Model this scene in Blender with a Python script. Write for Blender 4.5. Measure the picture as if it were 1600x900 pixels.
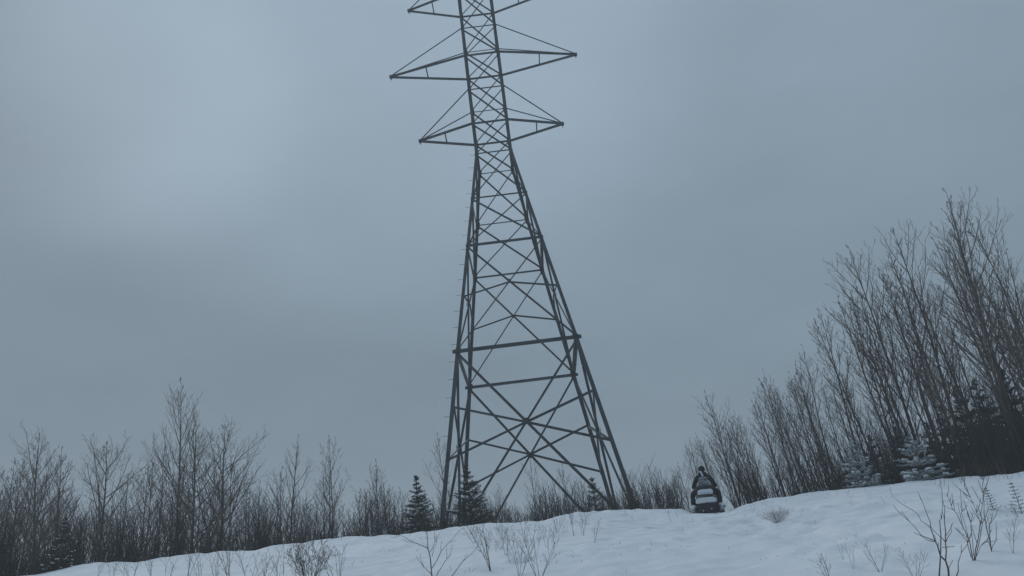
import bpy, math, random
import numpy as np
from mathutils import Vector, Matrix, Quaternion
for o in list(bpy.data.objects): bpy.data.objects.remove(o)
S = bpy.context.scene
R = math.radians

# ------------------------------------------------------------------ camera
FOC, PITCH, ROLL = 1223.4, 24.418, -6.979
cam_d = bpy.data.cameras.new('camera'); cam = bpy.data.objects.new('camera', cam_d); S.collection.objects.link(cam)
cam_d.sensor_width = 36.0; cam_d.lens = 36.0 * FOC / 1600.0
cam_d.clip_start = 0.1; cam_d.clip_end = 6000
_p, _r = R(PITCH), R(ROLL)
CF = np.array([0, math.cos(_p), math.sin(_p)]); _U = np.array([0, -math.sin(_p), math.cos(_p)]); _X = np.array([1., 0, 0])
CR = math.cos(_r) * _X + math.sin(_r) * _U
CU = -math.sin(_r) * _X + math.cos(_r) * _U
cam.matrix_world = Matrix(((CR[0], CU[0], -CF[0], 0), (CR[1], CU[1], -CF[1], 0), (CR[2], CU[2], -CF[2], 0), (0, 0, 0, 1)))
S.camera = cam

# ------------------------------------------------------------------ world: overcast, bluish dusk
SUN_EL, SUN_ROT = 38.0, -35.0
w = bpy.data.worlds.new('World'); S.world = w; w.use_nodes = True
nt = w.node_tree; N = nt.nodes; Lk = nt.links
N.clear()
out = N.new('ShaderNodeOutputWorld')
sky = N.new('ShaderNodeTexSky'); sky.sky_type = 'NISHITA'; sky.sun_disc = False
sky.sun_elevation = R(SUN_EL); sky.sun_rotation = R(SUN_ROT)
bgs = N.new('ShaderNodeBackground'); bgs.inputs['Strength'].default_value = 0.05
Lk.new(sky.outputs[0], bgs.inputs['Color'])
tc = N.new('ShaderNodeTexCoord')
def world_noise(scale, detail, stretch, off):
    mp = N.new('ShaderNodeMapping'); mp.inputs['Scale'].default_value = stretch; mp.inputs['Location'].default_value = off
    Lk.new(tc.outputs['Generated'], mp.inputs['Vector'])
    n = N.new('ShaderNodeTexNoise'); n.inputs['Scale'].default_value = scale; n.inputs['Detail'].default_value = detail
    n.inputs['Roughness'].default_value = 0.5
    Lk.new(mp.outputs[0], n.inputs['Vector']); return n
def math_node(op, a, b=None, c=None):
    m = N.new('ShaderNodeMath'); m.operation = op
    for i, v in enumerate((a, b, c)):
        if v is None: continue
        if isinstance(v, (int, float)): m.inputs[i].default_value = v
        else: Lk.new(v, m.inputs[i])
    return m.outputs[0]
n1 = world_noise(1.7, 4, (1, 1, 1.6), (3.1, 1.2, 0.4))
n2 = world_noise(4.5, 5, (1, 1, 2.4), (0.3, 5.2, 1.4))
sep = N.new('ShaderNodeSeparateXYZ'); Lk.new(tc.outputs['Generated'], sep.inputs[0])
# a thinner, brighter place in the cloud deck up on the left
def lobe(px, py, lo, hi):
    d = CF + (px - 800) / FOC * CR - (py - 450) / FOC * CU; d = d / np.linalg.norm(d)
    dp = N.new('ShaderNodeVectorMath'); dp.operation = 'DOT_PRODUCT'; dp.inputs[1].default_value = tuple(d)
    Lk.new(tc.outputs['Generated'], dp.inputs[0])
    mr = N.new('ShaderNodeMapRange'); mr.interpolation_type = 'SMOOTHERSTEP'
    mr.inputs['From Min'].default_value = lo; mr.inputs['From Max'].default_value = hi
    Lk.new(dp.outputs['Value'], mr.inputs['Value']); return mr.outputs[0]
v = math_node('MULTIPLY_ADD', sep.outputs['Z'], 0.86, -0.185)
for lp, wt in (((560, 20, .88, 1.0), 0.28), ((225, 150, .975, 1.0), 0.16), ((100, 540, .90, 1.0), -0.04), ((10, 10, .97, 1.0), -0.12), ((1250, 200, .86, 1.0), 0.15)):
    v = math_node('ADD', v, math_node('MULTIPLY', lobe(*lp), wt))
v = math_node('ADD', v, math_node('MULTIPLY', math_node('SUBTRACT', n1.outputs['Fac'], 0.5), 0.12))
v = math_node('ADD', v, math_node('MULTIPLY', math_node('SUBTRACT', n2.outputs['Fac'], 0.5), 0.24))
el = N.new('ShaderNodeMapRange'); el.interpolation_type = 'SMOOTHSTEP'
el.inputs['From Min'].default_value = 0.70; el.inputs['From Max'].default_value = 0.95; el.inputs['To Max'].default_value = 0.55
Lk.new(sep.outputs['Z'], el.inputs['Value']); v = math_node('ADD', v, el.outputs[0])
cr = N.new('ShaderNodeValToRGB'); Lk.new(v, cr.inputs['Fac'])
e = cr.color_ramp.elements
e[0].position = 0.0; e[0].color = (0.116, 0.172, 0.216, 1)
e[1].position = 1.0; e[1].color = (0.405, 0.52, 0.63, 1)
bgc = N.new('ShaderNodeBackground'); bgc.inputs['Strength'].default_value = 1.0
Lk.new(cr.outputs[0], bgc.inputs['Color'])
mx = N.new('ShaderNodeMixShader'); mx.inputs[0].default_value = 0.94
Lk.new(bgs.outputs[0], mx.inputs[1]); Lk.new(bgc.outputs[0], mx.inputs[2]); Lk.new(mx.outputs[0], out.inputs['Surface'])

sd = bpy.data.lights.new('sun', 'SUN'); sd.energy = 0.98; sd.angle = R(40); sd.color = (1, 0.97, 0.93)
so = bpy.data.objects.new('sun', sd); S.collection.objects.link(so)
_a = R(SUN_ROT); _sd = Vector((math.sin(_a) * math.cos(R(SUN_EL)), math.cos(_a) * math.cos(R(SUN_EL)), math.sin(R(SUN_EL))))
so.rotation_euler = _sd.to_track_quat('Z', 'Y').to_euler()
so.location = (0, 0, 30)
vs = S.view_settings; vs.view_transform = 'Standard'; vs.look = 'None'; vs.exposure = 0.0; vs.gamma = 1.0; vs.use_curve_mapping = False
S.render.engine = 'CYCLES'
S.cycles.max_bounces = 5; S.cycles.diffuse_bounces = 3; S.cycles.volume_bounces = 1; S.cycles.transparent_max_bounces = 8

# ------------------------------------------------------------------ materials
def mat(name, col, rough=0.8, var=0.0, scale=8.0, metal=0.0, bump=0.0, bscale=40.0, col2=None, spec=0.3):
    m = bpy.data.materials.new(name); m.use_nodes = True
    t = m.node_tree; b = t.nodes['Principled BSDF']
    b.inputs['Roughness'].default_value = rough; b.inputs['Metallic'].default_value = metal
    b.inputs['Specular IOR Level'].default_value = spec
    b.inputs['Base Color'].default_value = (*col, 1)
    c = t.nodes.new('ShaderNodeTexCoord')
    if var or col2:
        n = t.nodes.new('ShaderNodeTexNoise'); n.inputs['Scale'].default_value = scale; n.inputs['Detail'].default_value = 5
        t.links.new(c.outputs['Object'], n.inputs['Vector'])
        r = t.nodes.new('ShaderNodeValToRGB'); t.links.new(n.outputs['Fac'], r.inputs['Fac'])
        r.color_ramp.elements[0].position = 0.35; r.color_ramp.elements[1].position = 0.68
        c2 = col2 or tuple(x * (1 + var) for x in col)
        c1 = col if col2 else tuple(x * (1 - var) for x in col)
        r.color_ramp.elements[0].color = (*c1, 1); r.color_ramp.elements[1].color = (*c2, 1)
        # a little change from one thing to the next
        oi = t.nodes.new('ShaderNodeObjectInfo'); hs = t.nodes.new('ShaderNodeHueSaturation')
        mr = t.nodes.new('ShaderNodeMapRange'); mr.inputs['To Min'].default_value = 1 - var * 0.5; mr.inputs['To Max'].default_value = 1 + var * 0.5
        t.links.new(oi.outputs['Random'], mr.inputs['Value']); t.links.new(mr.outputs[0], hs.inputs['Value'])
        t.links.new(r.outputs[0], hs.inputs['Color']); t.links.new(hs.outputs[0], b.inputs['Base Color'])
    if bump:
        n = t.nodes.new('ShaderNodeTexNoise'); n.inputs['Scale'].default_value = bscale; n.inputs['Detail'].default_value = 6
        t.links.new(c.outputs['Object'], n.inputs['Vector'])
        bp = t.nodes.new('ShaderNodeBump'); bp.inputs['Strength'].default_value = bump; bp.inputs['Distance'].default_value = 0.05
        t.links.new(n.outputs['Fac'], bp.inputs['Height']); t.links.new(bp.outputs[0], b.inputs['Normal'])
    return m
M = dict(
    steel=mat('weathered_steel', (0.04, 0.05, 0.055), 0.7, 0.22, 1.3, 0.15, col2=(0.075, 0.09, 0.095)),
    bark=mat('grey_bark', (0.075, 0.068, 0.06), 0.9, 0.3, 3.0, col2=(0.14, 0.13, 0.115), bump=0.4),
    twig=mat('brown_twigs', (0.092, 0.076, 0.064), 0.9, 0.3, 2.0, col2=(0.15, 0.125, 0.105)),
    redtwig=mat('reddish_twigs', (0.125, 0.072, 0.052), 0.9, 0.3, 0.6, col2=(0.15, 0.115, 0.08)),
    greytwig=mat('grey_twigs', (0.12, 0.105, 0.09), 0.9, 0.3, 2.0, col2=(0.18, 0.16, 0.14)),
    darktwig=mat('dark_twigs', (0.035, 0.036, 0.032), 0.9, 0.3, 1.5, col2=(0.065, 0.06, 0.05)),  # darker twig tone, increasingly used for the brush toward the right
    palegrass=mat('pale_dead_stems', (0.24, 0.22, 0.20), 0.9, 0.3, 3.0, col2=(0.36, 0.34, 0.31)),
    needles=mat('dark_needles', (0.022, 0.038, 0.026), 0.85, 0.3, 3.0, col2=(0.045, 0.07, 0.045)),
    frosted=mat('frosted_needles', (0.12, 0.15, 0.145), 0.85, 0.3, 9.0, col2=(0.6, 0.64, 0.66)),
    snowlump=mat('snow_on_boughs', (0.72, 0.76, 0.80), 0.7, 0.0, bump=0.5, bscale=30),
    black=mat('black_plastic', (0.018, 0.022, 0.026), 0.5, 0.3, 9, col2=(0.035, 0.042, 0.048)),
    rubber=mat('black_rubber', (0.02, 0.022, 0.024), 0.85, 0.3, 14, col2=(0.05, 0.055, 0.06)),
    cloth=mat('black_cloth', (0.014, 0.018, 0.024), 0.95, 0.4, 12, col2=(0.03, 0.036, 0.044), bump=0.5, bscale=25),
    greycloth=mat('snow_dusted_cloth', (0.10, 0.12, 0.14), 0.95, 0.3, 18, col2=(0.38, 0.41, 0.44), bump=0.5, bscale=25),
    pale=mat('pale_cloth', (0.62, 0.65, 0.68), 0.9),
    skin=mat('skin', (0.42, 0.27, 0.2), 0.6),
    hat=mat('dark_knit', (0.022, 0.028, 0.022), 0.95, 0.3, 40, bump=0.6, bscale=60),
    alu=mat('dull_aluminium', (0.25, 0.27, 0.29), 0.45, 0.2, 8, 0.6),
    lens=mat('grey_reflector', (0.33, 0.34, 0.35), 0.3),
    clear=mat('smoked_plastic', (0.06, 0.07, 0.08), 0.15),
)
def snow_material():
    m = bpy.data.materials.new('snow'); m.use_nodes = True
    t = m.node_tree; b = t.nodes['Principled BSDF']
    b.inputs['Roughness'].default_value = 0.75; b.inputs['Specular IOR Level'].default_value = 0.2
    c = t.nodes.new('ShaderNodeTexCoord')
    n = t.nodes.new('ShaderNodeTexNoise'); n.inputs['Scale'].default_value = 0.35; n.inputs['Detail'].default_value = 8
    t.links.new(c.outputs['Object'], n.inputs['Vector'])
    r = t.nodes.new('ShaderNodeValToRGB'); t.links.new(n.outputs['Fac'], r.inputs['Fac'])
    r.color_ramp.elements[0].position = 0.3; r.color_ramp.elements[0].color = (0.70, 0.75, 0.81, 1)
    r.color_ramp.elements[1].position = 0.7; r.color_ramp.elements[1].color = (0.78, 0.82, 0.87, 1)
    t.links.new(r.outputs[0], b.inputs['Base Color'])
    prev = None
    for sc_, st, ds in ((1.3, 0.5, 0.12), (6, 0.45, 0.03), (28, 0.45, 0.012)):
        n = t.nodes.new('ShaderNodeTexNoise'); n.inputs['Scale'].default_value = sc_; n.inputs['Detail'].default_value = 5
        t.links.new(c.outputs['Object'], n.inputs['Vector'])
        bp = t.nodes.new('ShaderNodeBump'); bp.inputs['Strength'].default_value = st; bp.inputs['Distance'].default_value = ds
        t.links.new(n.outputs['Fac'], bp.inputs['Height'])
        if prev: t.links.new(prev.outputs[0], bp.inputs['Normal'])
        prev = bp
    t.links.new(prev.outputs[0], b.inputs['Normal'])
    return m
M['snow'] = snow_material()

# ------------------------------------------------------------------ helpers
class MB:
    """collects shapes, links them as one mesh object"""
    def __init__(s): s.v = []; s.f = []; s.m = []
    def add(s, vs_, fs, mi=0):
        n = len(s.v); s.v += [tuple(p) for p in vs_]; s.f += [tuple(i + n for i in f) for f in fs]; s.m += [mi] * len(fs)
    def box(s, c, d, taper=1.0, mi=0, bev=0.0, rot=None):
        x, y, z = (k / 2 for k in d)
        b = min(bev, x * .9, y * .9, z * .9)
        vs_ = []; fs = []
        if b <= 0:
            rings = [(-z, x, y, 0), (z, x * taper, y * taper, 0)]
        else:
            rings = [(-z, x - b, y - b, 0), (-z + b, x, y, b), (z - b, x * taper, y * taper, b), (z, x * taper - b, y * taper - b, 0)]
        for (zz, xx, yy, _) in rings:
            bb = b * 0.6
            if b <= 0: vs_ += [(-xx, -yy, zz), (xx, -yy, zz), (xx, yy, zz), (-xx, yy, zz)]
            else: vs_ += [(-xx + bb, -yy, zz), (xx - bb, -yy, zz), (xx, -yy + bb, zz), (xx, yy - bb, zz), (xx - bb, yy, zz), (-xx + bb, yy, zz), (-xx, yy - bb, zz), (-xx, -yy + bb, zz)]
        k = 4 if b <= 0 else 8
        for r_ in range(len(rings) - 1):
            for i in range(k): fs.append((r_ * k + i, r_ * k + (i + 1) % k, (r_ + 1) * k + (i + 1) % k, (r_ + 1) * k + i))
        fs.append(tuple(range(k - 1, -1, -1))); o_ = (len(rings) - 1) * k; fs.append(tuple(range(o_, o_ + k)))
        if rot is not None: vs_ = [tuple(rot @ Vector(p)) for p in vs_]
        s.add([(p[0] + c[0], p[1] + c[1], p[2] + c[2]) for p in vs_], fs, mi)
    def tube(s, pts, rad, sides=6, cap=True, mi=0):
        pts = [Vector(p) for p in pts]; n = len(pts)
        if not hasattr(rad, '__len__'): rad = [rad] * n
        vs_ = []; up = None
        for i, p in enumerate(pts):
            d = (pts[min(i + 1, n - 1)] - pts[max(i - 1, 0)]).normalized()
            if up is None:
                up = d.orthogonal().normalized()
            else:
                up = (up - d * up.dot(d))
                up = up.normalized() if up.length > 1e-6 else d.orthogonal().normalized()
            sd_ = d.cross(up)
            for k in range(sides):
                a = 2 * math.pi * k / sides
                vs_.append(p + (up * math.cos(a) + sd_ * math.sin(a)) * rad[i])
        fs = [(i * sides + k, i * sides + (k + 1) % sides, (i + 1) * sides + (k + 1) % sides, (i + 1) * sides + k) for i in range(n - 1) for k in range(sides)]
        if cap: fs += [tuple(range(sides - 1, -1, -1)), tuple(range((n - 1) * sides, n * sides))]
        s.add(vs_, fs, mi)
    def angle(s, p, q, wd, th, outdir, flip=1, mi=0):
        """an L-section steel member from p to q"""
        p, q = Vector(p), Vector(q); d = (q - p).normalized(); o_ = Vector(outdir); o_ = (o_ - d * o_.dot(d)).normalized()
        a = d.cross(o_) * flip; b = -o_
        prof = [(0, 0), (wd, 0), (wd, th), (th, th), (th, wd), (0, wd)]
        vs_ = [base + a * (x - wd / 2) + b * y for base in (p, q) for x, y in prof]
        fs = [(i, (i + 1) % 6, 6 + (i + 1) % 6, 6 + i) for i in range(6)] + [(5, 4, 3, 2, 1, 0), (6, 7, 8, 9, 10, 11)]
        s.add(vs_, fs, mi)
    def blob(s, c, r3, rng, seg=8, rings=5, jit=0.2, mi=0, flat=0.5):
        vs_ = [(c[0], c[1], c[2] + r3[2])]
        for i in range(1, rings):
            th = math.pi * i / rings
            for k in range(seg):
                a = 2 * math.pi * k / seg; j = 1 + rng.uniform(-jit, jit)
                zz = math.cos(th); zz = zz if zz > 0 else zz * flat
                vs_.append((c[0] + math.sin(th) * math.cos(a) * r3[0] * j, c[1] + math.sin(th) * math.sin(a) * r3[1] * j, c[2] + zz * r3[2] * j))
        vs_.append((c[0], c[1], c[2] - r3[2] * flat))
        fs = [(0, 1 + k, 1 + (k + 1) % seg) for k in range(seg)]
        for i in range(rings - 2):
            for k in range(seg):
                a = 1 + i * seg + k; b = 1 + i * seg + (k + 1) % seg; fs.append((a, a + seg, b + seg, b))
        l = len(vs_) - 1; o_ = 1 + (rings - 2) * seg
        fs += [(l, o_ + (k + 1) % seg, o_ + k) for k in range(seg)]
        s.add(vs_, fs, mi)
    def mesh(s, name, mats, smooth=False):
        me = bpy.data.meshes.new(name); me.from_pydata(s.v, [], s.f)
        for m_ in (mats if isinstance(mats, (list, tuple)) else [mats]): me.materials.append(m_)
        if any(s.m): me.polygons.foreach_set('material_index', s.m)
        if smooth: me.polygons.foreach_set('use_smooth', [True] * len(me.polygons))
        me.update(); return me
    def build(s, name, mats, parent=None, smooth=False):
        return link(name, s.mesh(name, mats, smooth), parent)
def link(name, data, parent=None):
    o_ = bpy.data.objects.new(name, data); S.collection.objects.link(o_)
    if parent: o_.parent = parent
    return o_
def tag(o_, label=None, cat=None, group=None, kind=None):
    for k_, v_ in (('label', label), ('category', cat), ('group', group), ('kind', kind)):
        if v_: o_[k_] = v_
    return o_
def empty(name, loc, rz=0.0):
    o_ = link(name, None); o_.location = loc; o_.rotation_euler = (0, 0, rz); return o_

def ray(px, py):
    return CF + (px - 800) / FOC * CR - (py - 450) / FOC * CU

# ------------------------------------------------------------------ terrain
CREST_R = 26.0
_cp = [(-40, 908), (0, 903), (60, 897), (115, 885), (220, 875), (330, 862), (400, 857), (430, 852), (500, 844), (560, 838), (640, 832), (700, 826), (760, 820), (820, 815),
       (900, 803), (960, 796), (1000, 795), (1062, 795), (1072, 798), (1080, 801), (1138, 801), (1146, 797), (1156, 790), (1200, 779), (1260, 770), (1400, 755), (1470, 748), (1530, 742), (1600, 738), (1640, 735)]
_az = []; _te = []
for a_, b_ in _cp:
    d_ = ray(a_, b_); _az.append(math.atan2(d_[0], d_[1])); _te.append(d_[2] / math.hypot(d_[0], d_[1]))
_az = np.array(_az); _te = np.array(_te)
_azs = np.linspace(_az[0], _az[-1], 60); _tes = np.convolve(np.pad(np.interp(_azs, np.delete(_az, [18, 19, 20, 21]), np.delete(_te, [18, 19, 20, 21])), 3, 'edge'), np.ones(7) / 7, 'valid')
def hash2(ix, iy, s_):
    h = np.sin(ix * 127.1 + iy * 311.7 + s_ * 74.7) * 43758.5453
    return h - np.floor(h)
def vnoise(x, y, s_=0):
    ix, iy = np.floor(x), np.floor(y); fx, fy = x - ix, y - iy
    fx = fx * fx * (3 - 2 * fx); fy = fy * fy * (3 - 2 * fy)
    a = hash2(ix, iy, s_); b = hash2(ix + 1, iy, s_); c = hash2(ix, iy + 1, s_); d = hash2(ix + 1, iy + 1, s_)
    return (a + (b - a) * fx) * (1 - fy) + (c + (d - c) * fx) * fy - 0.5
def sstep(x, a, b):
    t = np.clip((x - a) / (b - a), 0, 1); return t * t * (3 - 2 * t)
def crest_r(az): return CREST_R + 1.6 * vnoise(az * 6 + 3, az * 0, 5)
_rg = np.random.RandomState(4)
DIMPLES = [(x_ - (25 - y_) * .06, y_, rr_, dd_) for x_, y_, rr_, dd_ in zip(_rg.normal(4.3, 2.6, 150), _rg.uniform(11, 25.5, 150), _rg.uniform(.08, .22, 150), _rg.uniform(.03, .10, 150))]
def ground(x, y):
    x = np.asarray(x, float); y = np.asarray(y, float)
    r = np.hypot(x, y) + 1e-6; az = np.arctan2(x, y)
    te = np.interp(az, _az, _te)
    te = te + (np.interp(az, _azs, _tes) - te) * (1 - sstep(r, 22.3, 25.2))     # the notch cut by the sled is only at the crest
    out_ = sstep(np.abs(az), 0.75, 2.0)
    te = te * (1 - out_) - 0.03 * out_
    Rc = crest_r(az)
    zc = te * Rc
    t = np.clip(r / Rc, 0, 1)
    z = -1.6 + (zc + 1.6) * (t + 0.10 * np.sin(t * math.pi) * (1 - t))
    # rounding of the crest, then the lower ground beyond it
    z_far = zc - 0.75 * sstep(r, Rc + 2.8, Rc + 8) - 0.02 * np.clip(r - Rc, 0, 60)
    z = np.where(r > Rc, z_far, z)
    fade = sstep(r, 3, 8) * (1 - sstep(r, 60, 120))
    bump = 0.09 * vnoise(x * 0.8, y * 0.8, 1) + 0.07 * vnoise(x * 1.9, y * 1.9, 2) + 0.05 * vnoise(x * 4.2, y * 4.2, 3) + 0.02 * vnoise(x * 4.9 + 7, y * 4.9, 4)
    drift = 0.22 * vnoise(x * 0.25, y * 0.2, 7) * (1 - sstep(r, CREST_R - 9, CREST_R - 3))
    # churned strip where the sled came up the slope
    tx = 5.15 - (25.5 - y) * 0.10
    strip = np.exp(-((x - tx) / 0.75) ** 2) * sstep(y, 6, 10) * (1 - sstep(y, 26, 28))
    bump = bump + strip * (-0.05 + 0.13 * vnoise(x * 3.3, y * 3.3, 9) + 0.06 * vnoise(x * 9, y * 9, 10))
    bump = bump * (1 - 0.9 * np.exp(-((x - 5.25) / 0.9) ** 2 - ((y - 26.0) / 2.2) ** 2))
    z = z + (bump + drift) * fade
    if z.ndim == 2:
        for dx_, dy_, rr_, dd_ in DIMPLES:
            q2 = ((x - dx_) ** 2 + (y - dy_) ** 2) / rr_ ** 2
            z = z - dd_ * np.exp(-q2) + dd_ * 0.35 * np.exp(-((np.sqrt(q2) - 1.6) / 0.5) ** 2)
    # past the thicket the land falls gently to the plain
    return z - 6.0 * sstep(r, 60, 300)
def gz(x, y): return float(ground(x, y))
def grid_axis(lo, hi, step, far):
    a = list(np.arange(lo, hi + 1e-6, step)); s_ = step; p = hi
    while p < far: s_ *= 1.22; p += s_; a.append(p)
    s_ = step; p = lo
    while p > -far: s_ *= 1.22; p -= s_; a.insert(0, p)
    return np.array(a)
def build_terrain():
    gx = grid_axis(-20, 20, 0.10, 400); gy = grid_axis(6, 32, 0.10, 400)
    X, Y = np.meshgrid(gx, gy); Z = ground(X, Y)
    nx, ny = len(gx), len(gy)
    V = np.stack([X, Y, Z], -1).reshape(-1, 3)
    I = np.arange(nx * ny).reshape(ny, nx)
    F = np.stack([I[:-1, :-1], I[:-1, 1:], I[1:, 1:], I[1:, :-1]], -1).reshape(-1, 4)
    me = bpy.data.meshes.new('snow_ground'); me.vertices.add(len(V)); me.vertices.foreach_set('co', V.ravel())
    me.loops.add(F.size); me.loops.foreach_set('vertex_index', F.ravel())
    me.polygons.add(len(F)); me.polygons.foreach_set('loop_start', np.arange(0, F.size, 4)); me.polygons.foreach_set('loop_total', np.full(len(F), 4))
    me.polygons.foreach_set('use_smooth', np.ones(len(F), bool)); me.materials.append(M['snow']); me.update(); me.validate()
    o_ = link('snow_ground', me); tag(o_, 'snow covered slope rising to a crest', None, None, 'structure')
build_terrain()
def hit(px, py):
    """where the view ray first meets the slope in front of the crest"""
    d = ray(px, py); h = math.hypot(d[0], d[1])
    for r in np.arange(5, 60, 0.05):
        x, y = d[0] / h * r, d[1] / h * r
        if gz(x, y) >= d[2] / h * r: return x, y, gz(x, y)
    return None
def at(px, py, r):
    d = ray(px, py); h = math.hypot(d[0], d[1]); return d[0] / h * r, d[1] / h * r, d[2] / h * r

# ------------------------------------------------------------------ pylon
TX, TY, YAW = -0.097, 38.82, 0.00107
G0 = min(gz(TX + a * 4.5, TY + b * 4.5) for a in (-1, 1) for b in (-1, 1))
ZB = 3.24
LV = dict(BS=(3.24, 4.502), B1=(13.26, 3.0), B2=(19.46, 2.04), L1=(22.61, 1.552), W=(25.83, 1.075), A1=(27.95, 1.088), H1=(30.42, 1.097),
          A2=(33.03, 1.105), H2=(35.21, 1.10), A3=(38.27, 1.12), H3=(40.6, 1.08), PK=(44.2, 0.22))
order = ['BS', 'B1', 'B2', 'L1', 'W', 'A1', 'H1', 'A2', 'H2', 'A3', 'H3', 'PK']
root = empty('transmission_tower', (TX, TY, 0), YAW)
tag(root, 'tall grey lattice steel power pylon with three pairs of cross arms and no wires', 'pylon')
def width_at(z):
    zs = [LV[k_][0] for k_ in order]; ws = [LV[k_][1] for k_ in order]
    if z < zs[0]: return ws[0] + (zs[0] - z) * (ws[0] - ws[1]) / (zs[1] - zs[0])
    return float(np.interp(z, zs, ws))
CORN = [(-1, -1), (1, -1), (1, 1), (-1, 1)]       # near left, near right, far right, far left
def cp(ci, z):
    w_ = width_at(z); return Vector((CORN[ci][0] * w_, CORN[ci][1] * w_, z))
steel = M['steel']
for ci, (sx, sy) in enumerate(CORN):
    mb = MB()
    gzz = gz(TX + sx * 4.6, TY + sy * 4.6) - 0.4
    zs = [gzz] + [LV[k_][0] for k_ in order[1:]]
    for a, b in zip(zs[:-1], zs[1:]):
        wd = 0.195 if b < 14 else 0.17 if b < 24 else 0.155
        p, q = cp(ci, a), cp(ci, b); d = (q - p).normalized()
        # L whose heel is the outer corner
        ax = Vector((-sx, 0, 0)); ay = Vector((0, -sy, 0)); th = wd * 0.13
        prof = [(0, 0), (wd, 0), (wd, th), (th, th), (th, wd), (0, wd)]
        vs_ = [base + ax * x + ay * y for base in (p, q + d * 0.02) for x, y in prof]
        mb.add(vs_, [(i, (i + 1) % 6, 6 + (i + 1) % 6, 6 + i) for i in range(6)] + [(5, 4, 3, 2, 1, 0), (6, 7, 8, 9, 10, 11)])
        # splice plates at the joint
        mb.add([b_ + ax * x_ - Vector((0, -sy, 0)) * 0.006 for b_ in (q - d * 0.26, q + d * 0.2) for x_ in (0.0, wd * 1.25)] +
               [b_ + ax * x_ - Vector((0, -sy, 0)) * 0.022 for b_ in (q - d * 0.26, q + d * 0.2) for x_ in (0.0, wd * 1.25)],
               [(0, 1, 3, 2), (4, 6, 7, 5), (0, 4, 5, 1), (2, 3, 7, 6), (0, 2, 6, 4), (1, 5, 7, 3)])
    mb.build('leg', steel, root)
FACES = [(0, 1, (0, -1, 0)), (1, 2, (1, 0, 0)), (3, 2, (0, 1, 0)), (0, 3, (-1, 0, 0))]
def brace(p, q, wd, outd, off, flip=1, name='diagonal_brace'):
    wd *= 0.9; mb = MB(); o_ = Vector(outd); mb.angle(Vector(p) - o_ * off, Vector(q) - o_ * off, wd, wd * 0.16, outd, flip); return mb.build(name, steel, root)
for a, b, outd in FACES:
    # cross bracing, one X per panel
    for lo, hi in zip(order[:-2], order[1:-1]):
        z0, z1 = LV[lo][0], LV[hi][0]
        wd = {'BS': 0.145, 'B1': 0.115, 'B2': 0.12, 'L1': 0.115, 'W': 0.12}.get(lo, 0.12)
        wd2 = wd * 0.62 if lo not in ('BS',) else wd * 0.8
        brace(cp(a, z1), cp(b, z0), wd, outd, 0.02)
        brace(cp(b, z1), cp(a, z0), wd2, outd, 0.075, -1)
    # peak
    brace(cp(a, LV['H3'][0]), cp(b, LV['PK'][0]), 0.07, outd, 0.02)
    # horizontals
    for lv, wd in (('B1', 0.215), ('B2', 0.17), ('L1', 0.10), ('W', 0.09), ('A1', 0.15), ('H1', 0.09), ('A2', 0.16), ('H2', 0.09), ('A3', 0.16), ('H3', 0.09)):
        z = LV[lv][0]; p, q = cp(a, z), cp(b, z); d = (q - p).normalized()
        back = outd[1] == 1 or outd[0] == -1
        wd_ = wd
        if back and lv == 'B1': wd_ = 0.19
        if back and lv == 'B2': wd_ = 0.12
        if back and lv in ('L1', 'W', 'H1', 'H2'): wd_ = wd * 0.75
        brace(p - d * (0.16 if lv == 'B1' else 0.03), q + d * (0.16 if lv == 'B1' else 0.03), wd_, outd, -0.008, 1, 'horizontal_beam')
    # redundant members from the centres of the two lowest crosses
    for lo, hi, zz, wd in (('BS', 'B1', (10.46, 7.86), 0.115), ('B1', 'B2', (16.38,), 0.085)):
        z0, w0 = LV[lo]; z1, w1 = LV[hi]; t = w1 / (w0 + w1); zc = z1 + (z0 - z1) * t
        c = (cp(a, zc) + cp(b, zc)) / 2
        for z in zz:
            for ci in (a, b):
                brace(c, cp(ci, z), wd * (1.0 if ci == b else 0.85), outd, 0.11 + 0.01 * (ci == b), 1 if ci == a else -1, 'strut')
        # gusset plate where the diagonals cross
        mb = MB(); o_ = Vector(outd); u_ = (cp(b, zc) - cp(a, zc)).normalized()
        h_ = 0.17 if lo == 'BS' else 0.1
        rim = []
        for dz in (0.0, 0.012):
            for k_ in range(8):
                an = math.pi / 8 + k_ * math.pi / 4; rim.append(c + o_ * (0.012 + dz) + u_ * math.cos(an) * h_ + Vector((0, 0, math.sin(an) * h_)))
        mb.add(rim, [(7, 6, 5, 4, 3, 2, 1, 0), tuple(range(8, 16))] + [(i, (i + 1) % 8, 8 + (i + 1) % 8, 8 + i) for i in range(8)])
        mb.build('gusset_plate', steel, root)
# low ties between the two legs of each side face
for a, b, outd in (FACES[1], FACES[3]):
    brace(cp(a, 5.15), cp(b, 5.15), 0.09, outd, 0.05, 1, 'strut')
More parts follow.
